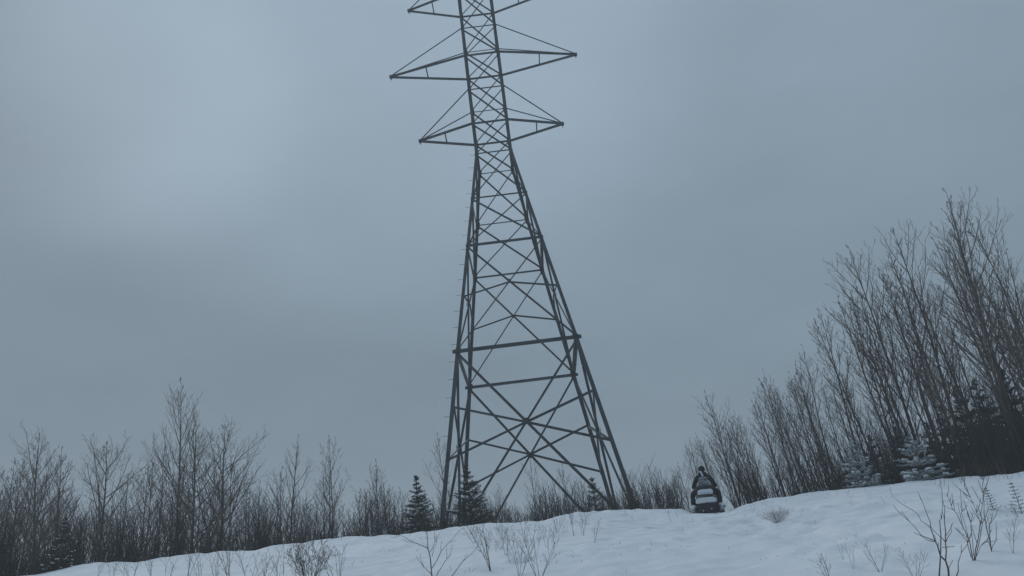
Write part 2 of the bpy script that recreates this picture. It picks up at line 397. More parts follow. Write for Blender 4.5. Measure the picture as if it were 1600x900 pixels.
# cross arms
for lv, hl, length in (('A1', 'H1', 4.25), ('A2', 'H2', 5.78), ('A3', 'H3', 4.35)):
    z, zh = LV[lv][0], LV[hl][0]
    for sx in (-1, 1):
        near, far = (0, 3) if sx < 0 else (1, 2)
        tip = Vector((sx * length, 0, z))
        body = MB(); body.box(tip, (0.26, 0.16, 0.17)); body.box(tip + Vector((sx * 0.03, 0, -0.15)), (0.05, 0.1, 0.16))
        arm = body.build('cross_arm', steel, root)
        for ci, s_ in ((near, -1), (far, 1)):
            mb = MB(); mb.angle(cp(ci, z) + Vector((0, s_ * 0.01, 0)), tip + Vector((0, s_ * 0.05, 0)), 0.175, 0.024, (0, s_, 0), sx); mb.build('lower_chord', steel, arm)
            mb = MB(); mb.angle(cp(ci, zh) + Vector((0, s_ * 0.01, 0)), tip + Vector((0, s_ * 0.03, 0.07)), 0.075, 0.012, (0, s_, 0), sx); mb.build('hanger', steel, arm)
        m1 = cp(near, z).lerp(tip, 0.52); m2 = cp(far, z).lerp(tip, 0.52)
        mb = MB(); mb.angle(m1, m2, 0.07, 0.012, (0, 0, 1)); mb.build('strut', steel, arm)
# peak cap
mb = MB(); mb.box((0, 0, 44.25), (0.5, 0.5, 0.08), bev=0.02); mb.build('peak_cap', steel, root)
# step bolts up the near left leg
for i in range(19):
    z = 9.0 + i * 0.93
    if z > 26: break
    if abs(z - 13.3) < 0.3: continue
    p = cp(0, z); mb = MB(); mb.tube([p, p + Vector((-0.27, -0.02, 0.0))], 0.010, 6); mb.build('step_bolt', steel, root)

# ------------------------------------------------------------------ bare trees
def grow(mb, tr, rng, p, d, L, r0, lvl, P, rmin):
    n = 7 if lvl == 0 else 4 if lvl == 1 else 2
    pts = [p.copy()]; dirs = []; cur = d.normalized(); seg = L / n
    wob = P['wob'] * (0.5 if lvl == 0 else 1.0)
    for i in range(n):
        cur = (cur + Vector((rng.gauss(0, wob), rng.gauss(0, wob), rng.gauss(0, wob * 0.4)))).normalized()
        if lvl > 0: cur = (cur + Vector((0, 0, P['up'] / n))).normalized()
        dirs.append(cur.copy()); pts.append(pts[-1] + cur * seg)
    tip = max(rmin * 0.75, r0 * (0.07 if lvl == 0 else 0.3))
    rad = [r0 + (tip - r0) * (i / n) for i in range(n + 1)]
    if lvl == 0: rad[0] *= 1.25
    (tr if lvl == 0 else mb).tube(pts, rad, 6 if lvl == 0 else 4 if lvl == 1 else 3, cap=(lvl == 0))
    if lvl >= P['maxl']: return pts
    cnt = P['n'][lvl]; az = rng.uniform(0, 6.28)
    s0 = P['start'][lvl]
    for i in range(cnt):
        t = s0 + (1 - s0) * ((i + rng.uniform(0.1, 0.9)) / cnt)
        k = min(int(t * n), n - 1); f = t * n - k
        pp = pts[k].lerp(pts[k + 1], f); ax = dirs[k]
        az += 2.4 + rng.uniform(-0.5, 0.5)
        side = ax.orthogonal().normalized(); side = Quaternion(ax, az) @ side
        ang = R(P['ang'][lvl] * rng.uniform(0.75, 1.25))
        nd = (ax * math.cos(ang) + side * math.sin(ang))
        if lvl == 0:
            shape = math.sin(math.pi * min(1, 0.25 + 0.8 * (t - s0) / (1 - s0))) ** 0.7
            l2 = L * P['len'] * max(0.15, shape) * rng.uniform(0.6, 1.2) * (1.0 if t < 0.85 else 0.7)
        else:
            l2 = L * P['ratio'] * (1.15 - 0.7 * t) * rng.uniform(0.6, 1.25)
        rr = max(rmin, min(r0 * (1 - 0.75 * t) * (0.5 if lvl == 0 else 0.6), l2 * 0.012))
        grow(mb, tr, rng, pp, nd, l2, rr, lvl + 1, P, rmin)
    return pts
KINDS = {
    # unit height models; heights in metres they are meant for
    'tall': dict(H=11, r=0.095, P=dict(wob=0.055, up=0.55, maxl=3, n=(25, 6, 3), start=(0.28, 0.15, 0.2), ang=(36, 38, 42), len=0.22, ratio=0.5)),
    'broad': dict(H=8, r=0.095, P=dict(wob=0.075, up=0.45, maxl=3, n=(26, 8, 3), start=(0.22, 0.15, 0.2), ang=(46, 42, 45), len=0.36, ratio=0.5)),
    'crowned': dict(H=10, r=0.075, P=dict(wob=0.06, up=0.75, maxl=3, n=(26, 6, 3), start=(0.25, 0.15, 0.2), ang=(34, 38, 42), len=0.27, ratio=0.5)),
    'young': dict(H=6, r=0.055, P=dict(wob=0.06, up=0.6, maxl=3, n=(22, 6, 2), start=(0.2, 0.15, 0.2), ang=(36, 38, 42), len=0.27, ratio=0.5)),
    'pole': dict(H=7, r=0.045, P=dict(wob=0.05, up=0.6, maxl=3, n=(18, 5, 2), start=(0.35, 0.2, 0.2), ang=(32, 36, 42), len=0.21, ratio=0.5)),
}
TREES = {}
for kn, kd in KINDS.items():
    for i in range(4):
        rng = random.Random(kn + str(i)); tr = MB(); mb = MB()
        rmin = 0.0055
        pts = grow(mb, tr, rng, Vector((0, 0, 0)), Vector((0, 0, 1)), kd['H'], kd['r'], 0, kd['P'], rmin)
        top = pts[-1]
        if kn == 'broad' or (kn == 'young' and i % 2):       # a second stem from low down
            a = rng.uniform(0, 6.28)
            grow(mb, mb, rng, pts[1].copy(), Vector((math.cos(a) * 0.42, math.sin(a) * 0.42, 1)), kd['H'] * 0.66, kd['r'] * 0.6, 0, dict(kd['P'], n=(16, 6, 2)), rmin)
        TREES[kn, i] = (tr.mesh('trunk', M['bark'], True), mb.mesh('crown', M['greytwig' if kn in ('tall', 'broad') else 'twig'], False), kd['H'], top)
def place_tree(kind, var, bx, tx_, ty_, r, label, group, cat='bare tree', spin=None, rng=random.Random(5)):
    """foot on the azimuth of crest pixel bx at distance r; top at pixel (tx_, ty_)"""
    cy = np.interp(bx, [c_[0] for c_ in _cp], [c_[1] for c_ in _cp])
    x, y, _ = at(bx, cy, r); z = gz(x, y) - 0.08
    h = math.hypot(x, y); n_ = np.array([x / h, y / h, 0]); d = ray(tx_, ty_); d = d / (d @ n_) * h
    axis = Vector((d[0] - x, d[1] - y, d[2] - z))
    tm, cm, H, top = TREES[kind, var]
    sc = axis.length / top.length
    o_ = link('bare_tree', None); o_.location = (x, y, z)
    q = axis.to_track_quat('Z', 'Y')
    sp = spin if spin is not None else rng.uniform(0, 6.28)
    base = Quaternion((0, 0, 1), sp)
    t2 = (base @ top).normalized()
    q = t2.rotation_difference(axis.normalized())
    o_.rotation_mode = 'QUATERNION'; o_.rotation_quaternion = q @ base; o_.scale = (sc, sc, sc)
    link('trunk', tm, o_); link('crown', cm, o_)
    tag(o_, label, cat, group); return o_
GL, GM, GR_ = 'bare trees left of the pylon', 'thin bare trees behind and beside the pylon', 'bare trees right of the snowmobile'
# (kind, base px, top px, top py, distance, label)
hero = [
 ('crowned', 0, 278, 283, 598, 37, 'tallest bare tree left of the pylon, straight trunk with ascending limbs'),
 ('broad', 0, 343, 352, 664, 35, 'wide-forked bare tree just right of the tallest tree on the left'),
 ('broad', 1, 70, 62, 680, 36, 'twiggy many-stemmed bare tree near the left edge behind the small dark spruce'),
 ('young', 0, 85, 96, 700, 35, 'bare tree standing close against the twiggy clump at the left edge'),
 ('broad', 2, 158, 166, 690, 37, 'spreading bare tree midway between the left edge and the tallest left tree'),
 ('tall', 1, 450, 466, 682, 38, 'straight bare tree with dense brush at its foot above the foreground bush'),
 ('pole', 0, 515, 514, 678, 38, 'slim bare tree with open fan-shaped top left of the pylon'),
 ('young', 1, 596, 588, 720, 40, 'short bare tree with round drooping top between the slim fan tree and the pylon'),
 ('pole', 1, 702, 683, 675, 44, 'very thin bare tree showing behind the near left leg of the pylon'),
 ('pole', 2, 840, 828, 712, 46, 'thin bare sapling seen through the open middle of the pylon base'),
 ('young', 2, 890, 878, 726, 44, 'leaning bare sapling under the pylon left of the small spruce'),
 ('crowned', 1, 1590, 1478, 298, 31, 'highest bare tree on the right with forked crown above all others'),
 ('crowned', 2, 1511, 1394, 356, 31, 'tall dark-trunked bare tree second highest on the right'),
 ('crowned', 3, 1450, 1325, 384, 32, 'tall left-leaning bare tree at the outer end of the right stand'),
 ('tall', 2, 1640, 1570, 385, 30, 'bare tree with many fine limbs right of the highest tree'),
 ('tall', 1, 1745, 1632, 262, 30, 'bare tree outside the right edge with only a limb tip in view'),
 ('pole', 3, 1240, 1192, 578, 30, 'thin bare tree with a clear Y fork above the snowmobile trail'),
 ('young', 3, 1160, 1101, 612, 30, 'first leaning bare tree right of the snowmobile rider'),
]
for kd_, var, bx, tx_, ty_, r, lab in hero:
    place_tree(kd_, var, bx, tx_, ty_, r, lab, GL if bx < 650 else GM if bx < 1050 else GR_)
# skyline of the rest: (px, py) of tops
sky_l = [(-60, 740), (0, 745), (20, 730), (40, 700), (70, 690), (105, 735), (130, 735), (165, 702), (200, 742), (230, 735), (255, 690), (300, 655), (330, 690), (375, 725), (395, 775), (425, 712), (455, 696), (490, 708), (515, 715), (545, 765),
         (575, 735), (610, 725), (640, 760), (670, 745), (700, 745), (740, 750), (770, 748), (800, 770), (835, 762), (870, 760), (900, 735), (930, 745), (970, 772), (1010, 765), (1045, 735)]
sky_r = [(1045, 745), (1070, 700), (1095, 640), (1120, 625), (1150, 610), (1180, 590), (1205, 600), (1235, 580), (1260, 520), (1285, 440), (1320, 395), (1350, 430), (1385, 375), (1415, 420), (1450, 350), (1480, 330), (1520, 335), (1545, 400), (1580, 420), (1640, 400)]
def interp(tab, x): return float(np.interp(x, [t[0] for t in tab], [t[1] for t in tab]))
rng = random.Random(11)
def crest_y(px): return float(np.interp(px, [c_[0] for c_ in _cp], [c_[1] for c_ in _cp]))
lab_l = [(-200, 130, 'slender bare tree in the thicket at the left edge of the snow crest'),
         (130, 240, 'slender bare tree in the thicket between the left edge and the tallest left tree'),
         (240, 400, 'slender bare tree crowding round the tallest tree on the left'),
         (400, 560, 'slender bare tree in the brushy clump above the foreground bush'),
         (560, 690, 'low bare tree in the row between the brushy clump and the pylon'),
         (690, 1000, 'low thin bare tree behind the open base of the pylon'),
         (1000, 1100, 'low bare sapling between the pylon and the snowmobile'),
         (1100, 1250, 'slender bare tree in the leaning row just right of the snowmobile'),
         (1250, 1420, 'tall slender bare tree in the leaning row above the snowy spruce'),
         (1420, 2000, 'tall slender bare tree in the dark stand at the right edge')]
def zone(px): return next(l_ for a_, b_, l_ in lab_l if a_ <= px < b_)
nL = 118
for i in range(nL):
    tx_ = -50 + 1110 * (i + rng.uniform(-0.4, 0.4)) / nL
    if 690 < tx_ < 1000 and rng.random() < 0.30: continue
    s_ = interp(sky_l, tx_); c_ = crest_y(tx_)
    frac = rng.choice((1.0, 0.85, 0.72, 0.6, 0.5)) * rng.uniform(0.9, 1.05)
    ty_ = c_ - (c_ - s_) * frac
    hpx = c_ - ty_
    kind = 'young' if hpx < 90 else rng.choice(('young', 'pole', 'broad', 'young'))
    bx = tx_ - (tx_ - 470) * -hpx / 3000 + rng.gauss(0, 5)
    place_tree(kind, rng.randrange(4), bx, tx_, ty_, rng.uniform(29.5, 44), zone(bx), zone(bx).replace('slender bare tree', 'bare trees').replace('low bare tree', 'low bare trees').replace('low thin bare tree', 'thin trees').replace('low bare sapling', 'low saplings'))
nR = 86
for i in range(nR):
    tx_ = 1040 + 600 * ((i + rng.uniform(-0.4, 0.4)) / nR) ** 0.9
    s_ = interp(sky_r, tx_); c_ = crest_y(tx_)
    frac = rng.choice((1.0, 0.88, 0.72, 0.55, 0.42)) * rng.uniform(0.92, 1.03)
    ty_ = c_ - (c_ - s_) * frac
    hpx = c_ - ty_
    lean = rng.uniform(0.24, 0.46) * (1.0 if hpx > 60 else 0.6)
    bx = tx_ + hpx * lean
    kind = 'young' if hpx < 110 else rng.choice(('pole', 'pole', 'tall', 'pole'))
    place_tree(kind, rng.randrange(4), bx, tx_, ty_, rng.uniform(27.8, 37) if tx_ > 1150 else rng.uniform(28, 34), zone(bx),
               zone(bx).replace('slender bare tree', 'bare trees').replace('low bare sapling', 'low saplings'))

for i in range(13):
    tx_ = 1098 + 13 * i + rng.uniform(-5, 5); s_ = interp(sky_r, tx_); c_ = crest_y(tx_); ty_ = c_ - (c_ - s_) * rng.choice((0.97, 0.85, 0.7)); hpx = c_ - ty_
    bx = tx_ + hpx * rng.uniform(0.26, 0.36)
    place_tree('pole', i % 4, bx, tx_, ty_, rng.uniform(29, 34), zone(bx), zone(bx).replace('slender bare tree', 'bare trees'))

# ------------------------------------------------------------------ spruces
def spruce_meshes(seed, H, W, whorls, snow, frost=False, ssz=0.6, droop=0.25, dense=1.0, nee=0.055):
    rng = random.Random(seed); tr = MB(); nb = MB(); sn = MB()
    tr.tube([(0, 0, -0.1), (0.01, 0, H * 0.4), (0, 0.01, H * 0.8), (0, 0, H)], [H * 0.016 + 0.015, H * 0.012 + 0.01, H * 0.006 + 0.006, 0.006], 6)
    def needle(p, d, l, wd):
        s_ = d.cross(Vector((rng.uniform(-1, 1), rng.uniform(-1, 1), rng.uniform(-1, 1)))).normalized() * wd
        nb.add([p - s_, p + s_, p + d * l], [(0, 1, 2)])
    for wi in range(whorls):
        t = wi / (whorls - 1); z = H * (0.06 + 0.92 * t) + rng.uniform(-.03, .03) * H
        rl = W / 2 * (1 - t) ** 0.8 * (0.62 + 0.38 * min(1, t * 5 + 0.6)) + 0.02 * W
        nbr = int((9 if t < 0.8 else 6) * dense)
        a0 = rng.uniform(0, 6.28)
        for k in range(nbr):
            a = a0 + k * 6.283 / nbr + rng.uniform(-.3, .3); L = rl * rng.uniform(0.5, 1.3)
            if rng.random() < 0.2: continue
            d0 = Vector((math.cos(a), math.sin(a), 0.35 + 0.5 * t - droop * 0.3)); d0.normalize()
            p = Vector((0, 0, z + rng.uniform(-.02, .02) * H)); n = 5; pts = [p.copy()]; d = d0.copy()
            for i in range(n):
                d = (d + Vector((0, 0, -droop * 0.35 + (0.12 if i > 2 else 0)))).normalized(); pts.append(pts[-1] + d * L / n)
            tr.tube(pts, [0.011, 0.009, 0.007, 0.006, 0.005, 0.003], 3, False)
            ntw = max(5, int(L / 0.055))
            for j in range(ntw):
                f = 0.12 + 0.88 * (j + 0.5) / ntw; kk = min(int(f * n), n - 1); q = pts[kk].lerp(pts[kk + 1], f * n - kk)
                dd = (pts[kk + 1] - pts[kk]).normalized(); side = dd.cross(Vector((0, 0, 1))).normalized() * (1 if j % 2 else -1)
                tl = L * 0.42 * (1.1 - f) + 0.05
                td = (dd * 0.75 + side * 0.8 + Vector((0, 0, rng.uniform(-.3, .05)))).normalized()
                nn = max(4, int(tl / 0.028))
                for m_ in range(nn):
                    pp = q + td * tl * (m_ + rng.random()) / nn
                    nd = (td * 0.6 + Vector((rng.uniform(-1, 1), rng.uniform(-1, 1), rng.uniform(-.7, .8)))).normalized()
                    needle(pp, nd, nee * rng.uniform(.8, 1.4), nee * 0.2)
                # needles on the bough itself
                for m_ in range(3):
                    nd = (dd * 0.5 + Vector((rng.uniform(-1, 1), rng.uniform(-1, 1), rng.uniform(-.6, .9)))).normalized(); needle(q, nd, nee, nee * 0.22)
            if rng.random() < snow * (1.25 - 0.8 * t):
                for f in ((0.62, 0.85) if rng.random() < .6 else (0.78,)):
                    kk = min(int(f * n), n - 1); q = pts[kk].lerp(pts[kk + 1], f * n - kk)
                    s_ = rng.uniform(0.4, 1.1) * (0.04 + 0.11 * L) * ssz
                    for b_ in range(3):
                        sn.blob(q + Vector((rng.uniform(-s_, s_) * .8, rng.uniform(-s_, s_) * .8, 0.045)), (s_ * rng.uniform(.5, .9), s_ * rng.uniform(.5, .9), s_ * 0.55), rng, 7, 5, 0.3)
    # leader
    for m_ in range(40):
        p = Vector((0, 0, H * rng.uniform(0.88, 1.0))); needle(p, Vector((rng.uniform(-1, 1), rng.uniform(-1, 1), rng.uniform(0, 1))).normalized(), nee, nee * 0.2)
    me = (tr.mesh('trunk', M['bark']), nb.mesh('crown', M['frosted' if frost else 'needles']), sn.mesh('snow_load', M['snowlump'], True) if sn.v else None, H)
    return me
def place_spruce(me, x, y, h, label, group=None, cat='spruce', rz=0.0, lean=(0, 0), name='spruce_tree'):
    o_ = link(name, None); o_.location = (x, y, gz(x, y) - 0.05); s_ = h / me[3]; o_.scale = (s_,) * 3; o_.rotation_euler = (lean[0], lean[1], rz)
    link('trunk', me[0], o_); link('crown', me[1], o_)
    if me[2]: tag(link('snow_load', me[2], o_), kind='stuff')
    tag(o_, label, cat, group); return o_
def spruce_at(me, bx, top_y, r, label, **k):
    cy = crest_y(bx); x, y, _ = at(bx, cy, r); h_ = math.hypot(x, y)
    # height from the pixel of its tip
    z0 = gz(x, y); bt = bx - (cy - top_y) * (bx - 470) / 2900
    d = ray(bt, top_y); zt = d[2] / math.hypot(d[0], d[1]) * h_
    return place_spruce(me, x, y, zt - z0 + 0.05, label, **k)
SP = 'snow-flecked spruces along the crest'
spA = spruce_meshes(1, 3.4, 1.9, 21, 0.85, ssz=0.85, nee=0.07)
spB = spruce_meshes(2, 3.6, 2.6, 23, 0.75, ssz=0.9, nee=0.07)
spC = spruce_meshes(3, 2.6, 1.6, 13, 0.35, droop=0.1)
spD = spruce_meshes(4, 2.4, 1.5, 15, 0.5, ssz=0.45)
spE = spruce_meshes(5, 2.0, 1.6, 12, 0.85, ssz=0.65, frost=True)
spF = spruce_meshes(6, 1.8, 2.0, 10, 0.8, ssz=0.7, frost=True)
spG = spruce_meshes(7, 5.5, 3.2, 24, 0.0, nee=0.09)
spruce_at(spA, 655, 744, 29.0, 'narrow snow-flecked spruce just left of the near left pylon leg', group=SP, rz=0.4)
spruce_at(spB, 737, 733, 29.5, 'largest snow-flecked spruce between the two left legs of the pylon', group=SP, rz=1.9)
spruce_at(spC, 932, 745, 29.5, 'scraggly small spruce at the right foot of the pylon', group=SP, rz=0.9)
spruce_at(spD, 92, 812, 25.6, 'dark spruce sapling low at the left edge of the snow', group=SP, rz=2.0)
spruce_at(spF, 594, 812, 27.5, 'tiny snow-capped spruce low in the brush left of the pylon', group=SP, rz=0.2)
spruce_at(spE, 1350, 694, 26.3, 'small frosted spruce with snow lumps at the crest, nearer the snowmobile', group=SP, rz=0.3)
spruce_at(spF, 1442, 683, 26.5, 'frosted spruce with a snow-laden skirt near the dark right stand', group=SP, rz=1.3)
spruce_at(spF, 1385, 728, 28.2, 'snowy low spruce half hidden between the two frosted spruces', group=SP, rz=2.3)
dk = [(1475, 665, 33.5), (1505, 640, 35), (1540, 610, 33.5), (1575, 600, 35), (1625, 585, 32.5), (1570, 640, 31.5), (1425, 672, 33), (1380, 685, 34)]
for i, (bx, ty_, r) in enumerate(dk):
    spruce_at(spG, bx, ty_, r, 'tall dark spruce hidden among the bare trunks at the right edge', group='dark spruces in the right stand', rz=i * 1.1)
# open little firs poking out of the snow at the right
def seedling(seed, H):
    rng = random.Random(seed); tr = MB(); nb = MB()
    tr.tube([(0, 0, -0.05), (0.02, 0, H * .5), (0.01, 0.01, H)], [0.014, 0.01, 0.004], 5)
    for wi in range(9):
        z = H * (0.12 + 0.095 * wi); L = H * 0.30 * (1 - wi / 10.5)
        for k in range(4):
            a = wi * 0.9 + k * 1.57 + rng.uniform(-.3, .3); d = Vector((math.cos(a), math.sin(a), 0.25)).normalized()
            p0 = Vector((0, 0, z)); p1 = p0 + d * L * rng.uniform(.7, 1.1); tr.tube([p0, p1], [0.005, 0.003], 3, False)
            for m_ in range(26):
                f = rng.uniform(.25, 1); p = p0.lerp(p1, f); nd = (d * .5 + Vector((rng.uniform(-1, 1), rng.uniform(-1, 1), rng.uniform(-.6, .8)))).normalized()
                s_ = nd.cross(Vector((0, 0, 1))).normalized() * 0.007; nb.add([p - s_, p + s_, p + nd * 0.04], [(0, 1, 2)])
    return (tr.mesh('trunk', M['bark']), nb.mesh('crown', M['needles']), None, H)
sdA, sdB = seedling(1, 1.0), seedling(2, 1.2)
for (px, py, ty_, me, lab) in ((1552, 797, 752, sdA, 'thin open fir seedling alone in the snow left of the edge pair'), (1597, 803, 742, sdB, 'taller open fir seedling at the right edge of the snow')):
    x, y, z = hit(px, py); d = ray(px - 8, ty_); h_ = math.hypot(x, y); zt = d[2] / math.hypot(d[0], d[1]) * h_
    place_spruce(me, x, y, zt - z, lab, cat='fir seedling', group='fir seedlings in the snow', name='fir_seedling')

# ------------------------------------------------------------------ shrubs in the snow
def shrub_mesh(seed, H, spread, stems, sub, rmin=0.0024, r0=0.0062, m='twig', ln=0.38, wob=0.09):
    rng = random.Random(seed); mb = MB()
    P = dict(wob=wob, up=0.35, maxl=2 if sub < 6 else 3, n=(sub, max(2, sub // 2), 2), start=(0.25, 0.2, 0.2), ang=(36, 40, 40), len=ln, ratio=0.55)
    for i in range(stems):
        a = rng.uniform(0, 6.28); s_ = spread * rng.uniform(0.1, 1)
        d = Vector((math.cos(a) * s_, math.sin(a) * s_, 1)); L = H * rng.uniform(0.6, 1.0) if i else H
        grow(mb, mb, rng, Vector((math.cos(a) * .03, math.sin(a) * .03, -0.05)), d, L, r0 * rng.uniform(.7, 1.1), 0, P, rmin)
    return mb.mesh('shrub', M[m])
SH = [shrub_mesh(1, 1.0, 0.75, 15, 7), shrub_mesh(2, 1.0, 0.45, 3, 4), shrub_mesh(3, 1.0, 0.6, 5, 4), shrub_mesh(4, 1.0, 0.3, 2, 3),
      shrub_mesh(5, 1.0, 1.3, 60, 5, r0=0.004, rmin=0.0018, m='palegrass'), shrub_mesh(6, 1.0, 0.25, 1, 9, r0=0.013, ln=0.55, wob=0.05), shrub_mesh(7, 1.0, 0.5, 4, 5), shrub_mesh(18, 1.0, 0.42, 3, 4, r0=0.0095, ln=0.5, wob=0.05)]
def shrub(k, px, py, hpx, label, group=None, rz=0.0, name='bare_shrub', cat='shrub', lean=(0, 0), wide=1.0):
    q = hit(px, py)
    if q is None: return
    x, y, z = q; r = math.sqrt(x * x + y * y + z * z); h = hpx / FOC * r * 1.06
    o_ = link(name, SH[k]); o_.location = (x, y, z); o_.scale = (h * wide, h * wide, h); o_.rotation_euler = (lean[0], lean[1], rz)
    tag(o_, label, cat, group)
GS = 'bare shrubs poking out of the snow'
shrub(0, 482, 925, 85, 'dense bare bush at the bottom below the brushy clump of trees', GS, 0.3)

def stem_plant(label, base, lines, r0, seed, group=GS, sprigs=2.2, name='bare_sapling', cat='sapling'):
    """stems whose bends are read off the photograph, set at the slope's own distance with depth of their own"""
    rg = random.Random(seed); hx = hit(*base); R0 = math.hypot(hx[0], hx[1]); mb = MB(); org = Vector(hx)
    for ln in lines:
        off = 0.0; drift = rg.uniform(-.5, .5); P_ = []
        k0 = ln[0]; tot = 0
        for a, b in zip(ln, [ln[0]] + ln[:-1]):
            tot += math.hypot(a[0] - b[0], a[1] - b[1]) / FOC * R0; P_.append(Vector(at(a[0], a[1], R0 + drift * tot)) - org)
        Q = []
        for a, b in zip(P_[:-1], P_[1:]):
            for f in (0, .5): Q.append(a.lerp(b, f) + Vector((rg.gauss(0, .006), rg.gauss(0, .006), 0)) * (len(Q) > 0))
        Q.append(P_[-1]); n_ = len(Q); thick = ln[0][2] if len(ln[0]) > 2 else 1.0
        mb.tube(Q, [max(0.0022, r0 * thick * (1 - 0.8 * i_ / (n_ - 1))) for i_ in range(n_)], 5)
        m_ = int(tot * sprigs * 2)
        for q in range(m_):
            f = rg.uniform(.3, 1) * (n_ - 1.01); i_ = int(f); p = Q[i_].lerp(Q[i_ + 1], f - i_); d = (Q[i_ + 1] - Q[i_]).normalized()
            sd_ = Quaternion(d, rg.uniform(0, 6.28)) @ d.orthogonal().normalized(); nd = (d + sd_ * rg.uniform(.4, .8)).normalized(); L_ = rg.uniform(.05, .22)
            p2 = p + nd * L_ * .5; p3 = p2 + (nd + Vector((0, 0, .3))).normalized() * L_ * .5; mb.tube([p, p2, p3], [0.0032, 0.0026, 0.0018], 3)
    o_ = mb.build(name, M['twig']); o_.location = org; tag(o_, label, cat, group)
def crp(o_, k_, *lines):
    return [[(o_[0] + p[0] / k_, o_[1] + p[1] / k_) + tuple(p[2:]) for p in ln] for ln in lines]
stem_plant('tall sparse sapling with long low limbs reaching left in the right foreground', (1482, 902), crp((1200, 640), 3.4625,
  [(978, 915, 1), (960, 820), (925, 760), (905, 710), (880, 640), (860, 570), (825, 475)], [(960, 820, .7), (962, 715), (958, 600), (945, 480), (930, 400)],
  [(925, 915, .8), (930, 760), (933, 600), (940, 585)], [(905, 710, .55), (830, 680), (780, 620), (715, 560)], [(900, 715, .4), (850, 700), (790, 665)], [(880, 640, .4), (830, 600), (785, 545)],
  [(962, 715, .4), (985, 660), (995, 620)], [(1015, 915, .6), (1035, 830), (1047, 730)], [(970, 870, .4), (1000, 815)], [(945, 745, .4), (1010, 740)], [(962, 720, .5), (920, 680), (878, 632)]), 0.0085, 5)
stem_plant('bushy V-shaped bare shrub right of the tall sparse foreground sapling', (1521, 876), crp((1200, 640), 3.4625,
  [(1110, 825, 1), (1090, 710), (1040, 610), (1000, 530), (965, 455)], [(1115, 815, .9), (1132, 700), (1150, 610), (1110, 500), (1060, 410)], [(1120, 820, .8), (1150, 690), (1160, 560), (1166, 440)],
  [(1100, 800, .7), (1070, 690), (1010, 640)], [(1085, 700, .5), (1050, 560), (1045, 520)], [(1130, 720, .6), (1100, 640), (1080, 560)], [(1112, 790, .6), (1095, 640), (1110, 560)], [(1118, 810, .5), (1150, 740), (1190, 700)]), 0.0055, 6, sprigs=5, name='bare_shrub', cat='shrub')
stem_plant('two slender upright stems standing behind the V-shaped shrub', (1549, 862), crp((1200, 640), 3.4625,
  [(1210, 772, 1), (1185, 650), (1170, 560), (1163, 450), (1160, 400)], [(1208, 760, .6), (1190, 700), (1210, 650)], [(1209, 765, .6), (1232, 710), (1235, 690)], [(1205, 740, .7), (1196, 640), (1205, 560)]), 0.0055, 7, sprigs=3, name='bare_shrub', cat='shrub')
stem_plant('bare sapling with a single dark stem at the bottom left of the pylon', (675, 903), crp((400, 760), 3.2,
  [(882, 470, 1), (872, 370), (862, 310), (858, 268), (855, 225), (846, 185)], [(862, 310, .6), (800, 285), (735, 250), (700, 238)], [(880, 440, .5), (835, 400), (800, 350)], [(838, 405, .3), (822, 370), (826, 335)], [(868, 330, .5), (890, 290), (920, 232)],
  [(880, 410, .6), (930, 320), (985, 262), (1012, 222)], [(900, 450, .5), (950, 370), (972, 330), (985, 290)], [(975, 455, .6), (1030, 380), (1090, 325), (1110, 300)], [(880, 350, .4), (905, 280), (900, 240)], [(925, 330, .3), (930, 270)]), 0.009, 8)
shrub(4, 1215, 817, 24, 'low rounded grey shrub buried in snow right of the trail', GS, 0.2, wide=1.6)
shrub(1, 1581, 866, 48, 'short forked shrub near the right edge', GS, 0.4)
shrub(2, 1375, 893, 46, 'fan of thin twigs in the snow below the frosted spruces', GS, 1.2)
shrub(3, 1318, 875, 28, 'two short upright twigs left of the fan of thin twigs', GS, 0.9)
shrub(3, 1333, 889, 36, 'single short twig beside the two upright twigs', GS, 2.9)
shrub(6, 1298, 910, 40, 'low crooked shrub cut by the bottom edge right of the trail', GS, 1.9, wide=1.4)
shrub(2, 1432, 912, 50, 'small branching shrub at the bottom left of the tall foreground sapling', GS, 2.4)
shrub(6, 1593, 808, 22, 'brown low shrub in the snow under the right fir seedling', GS, 0.1, wide=1.7)
shrub(3, 898, 837, 45, 'V of two thin stems on the slope below the small scraggly spruce', GS, 0.7, wide=1.3)
shrub(1, 910, 838, 46, 'curved thin stem beside the V of two stems', GS, 1.7, lean=(0, 0.35))
shrub(3, 854, 855, 38, 'thin upright sprig on the open slope under the pylon', GS, 2.2)
shrub(2, 842, 905, 75, 'loose bare shrub at the bottom right of the pylon foot shrubs', GS, 2.0)
shrub(6, 770, 893, 80, 'tall branching shrub at the bottom centre below the large spruce', GS, 1.0)
shrub(1, 790, 868, 55, 'thin arching shrub behind the tall centre shrub', GS, 2.0)
shrub(2, 812, 900, 60, 'open shrub right of the tall centre shrub', GS, 3.0)
shrub(3, 1048, 815, 22, 'tiny dark twig on the crest left of the snowmobile', GS, 0.4)
shrub(3, 1164, 807, 22, 'tiny twig on the crest right of the snowmobile', GS, 1.4)
rng = random.Random(21)
low = [(205, 912, 40), (238, 905, 30), (262, 915, 42), (292, 906, 34), (315, 918, 50), (338, 912, 40), (362, 915, 65), (388, 920, 52), (408, 930, 48), (440, 925, 62), (530, 920, 60), (150, 905, 24), (176, 908, 30)]
for i, (px, py, h_) in enumerate(low):
    shrub(rng.choice((2, 6, 1)), px, py, h_ + 8, 'bare shrub in the row along the bottom left edge of the snow', 'shrubs along the bottom left snow edge', i * 1.3)
for i in range(26):
    px = rng.uniform(735, 930); py = rng.uniform(crest_y(px) + 12, 880 if px < 860 else 850)
    shrub(rng.choice((1, 3, 3, 2)), px, py, rng.uniform(18, 42), 'thin sprig on the snow slope in front of the pylon', 'thin sprigs on the slope below the pylon', i * 1.7)
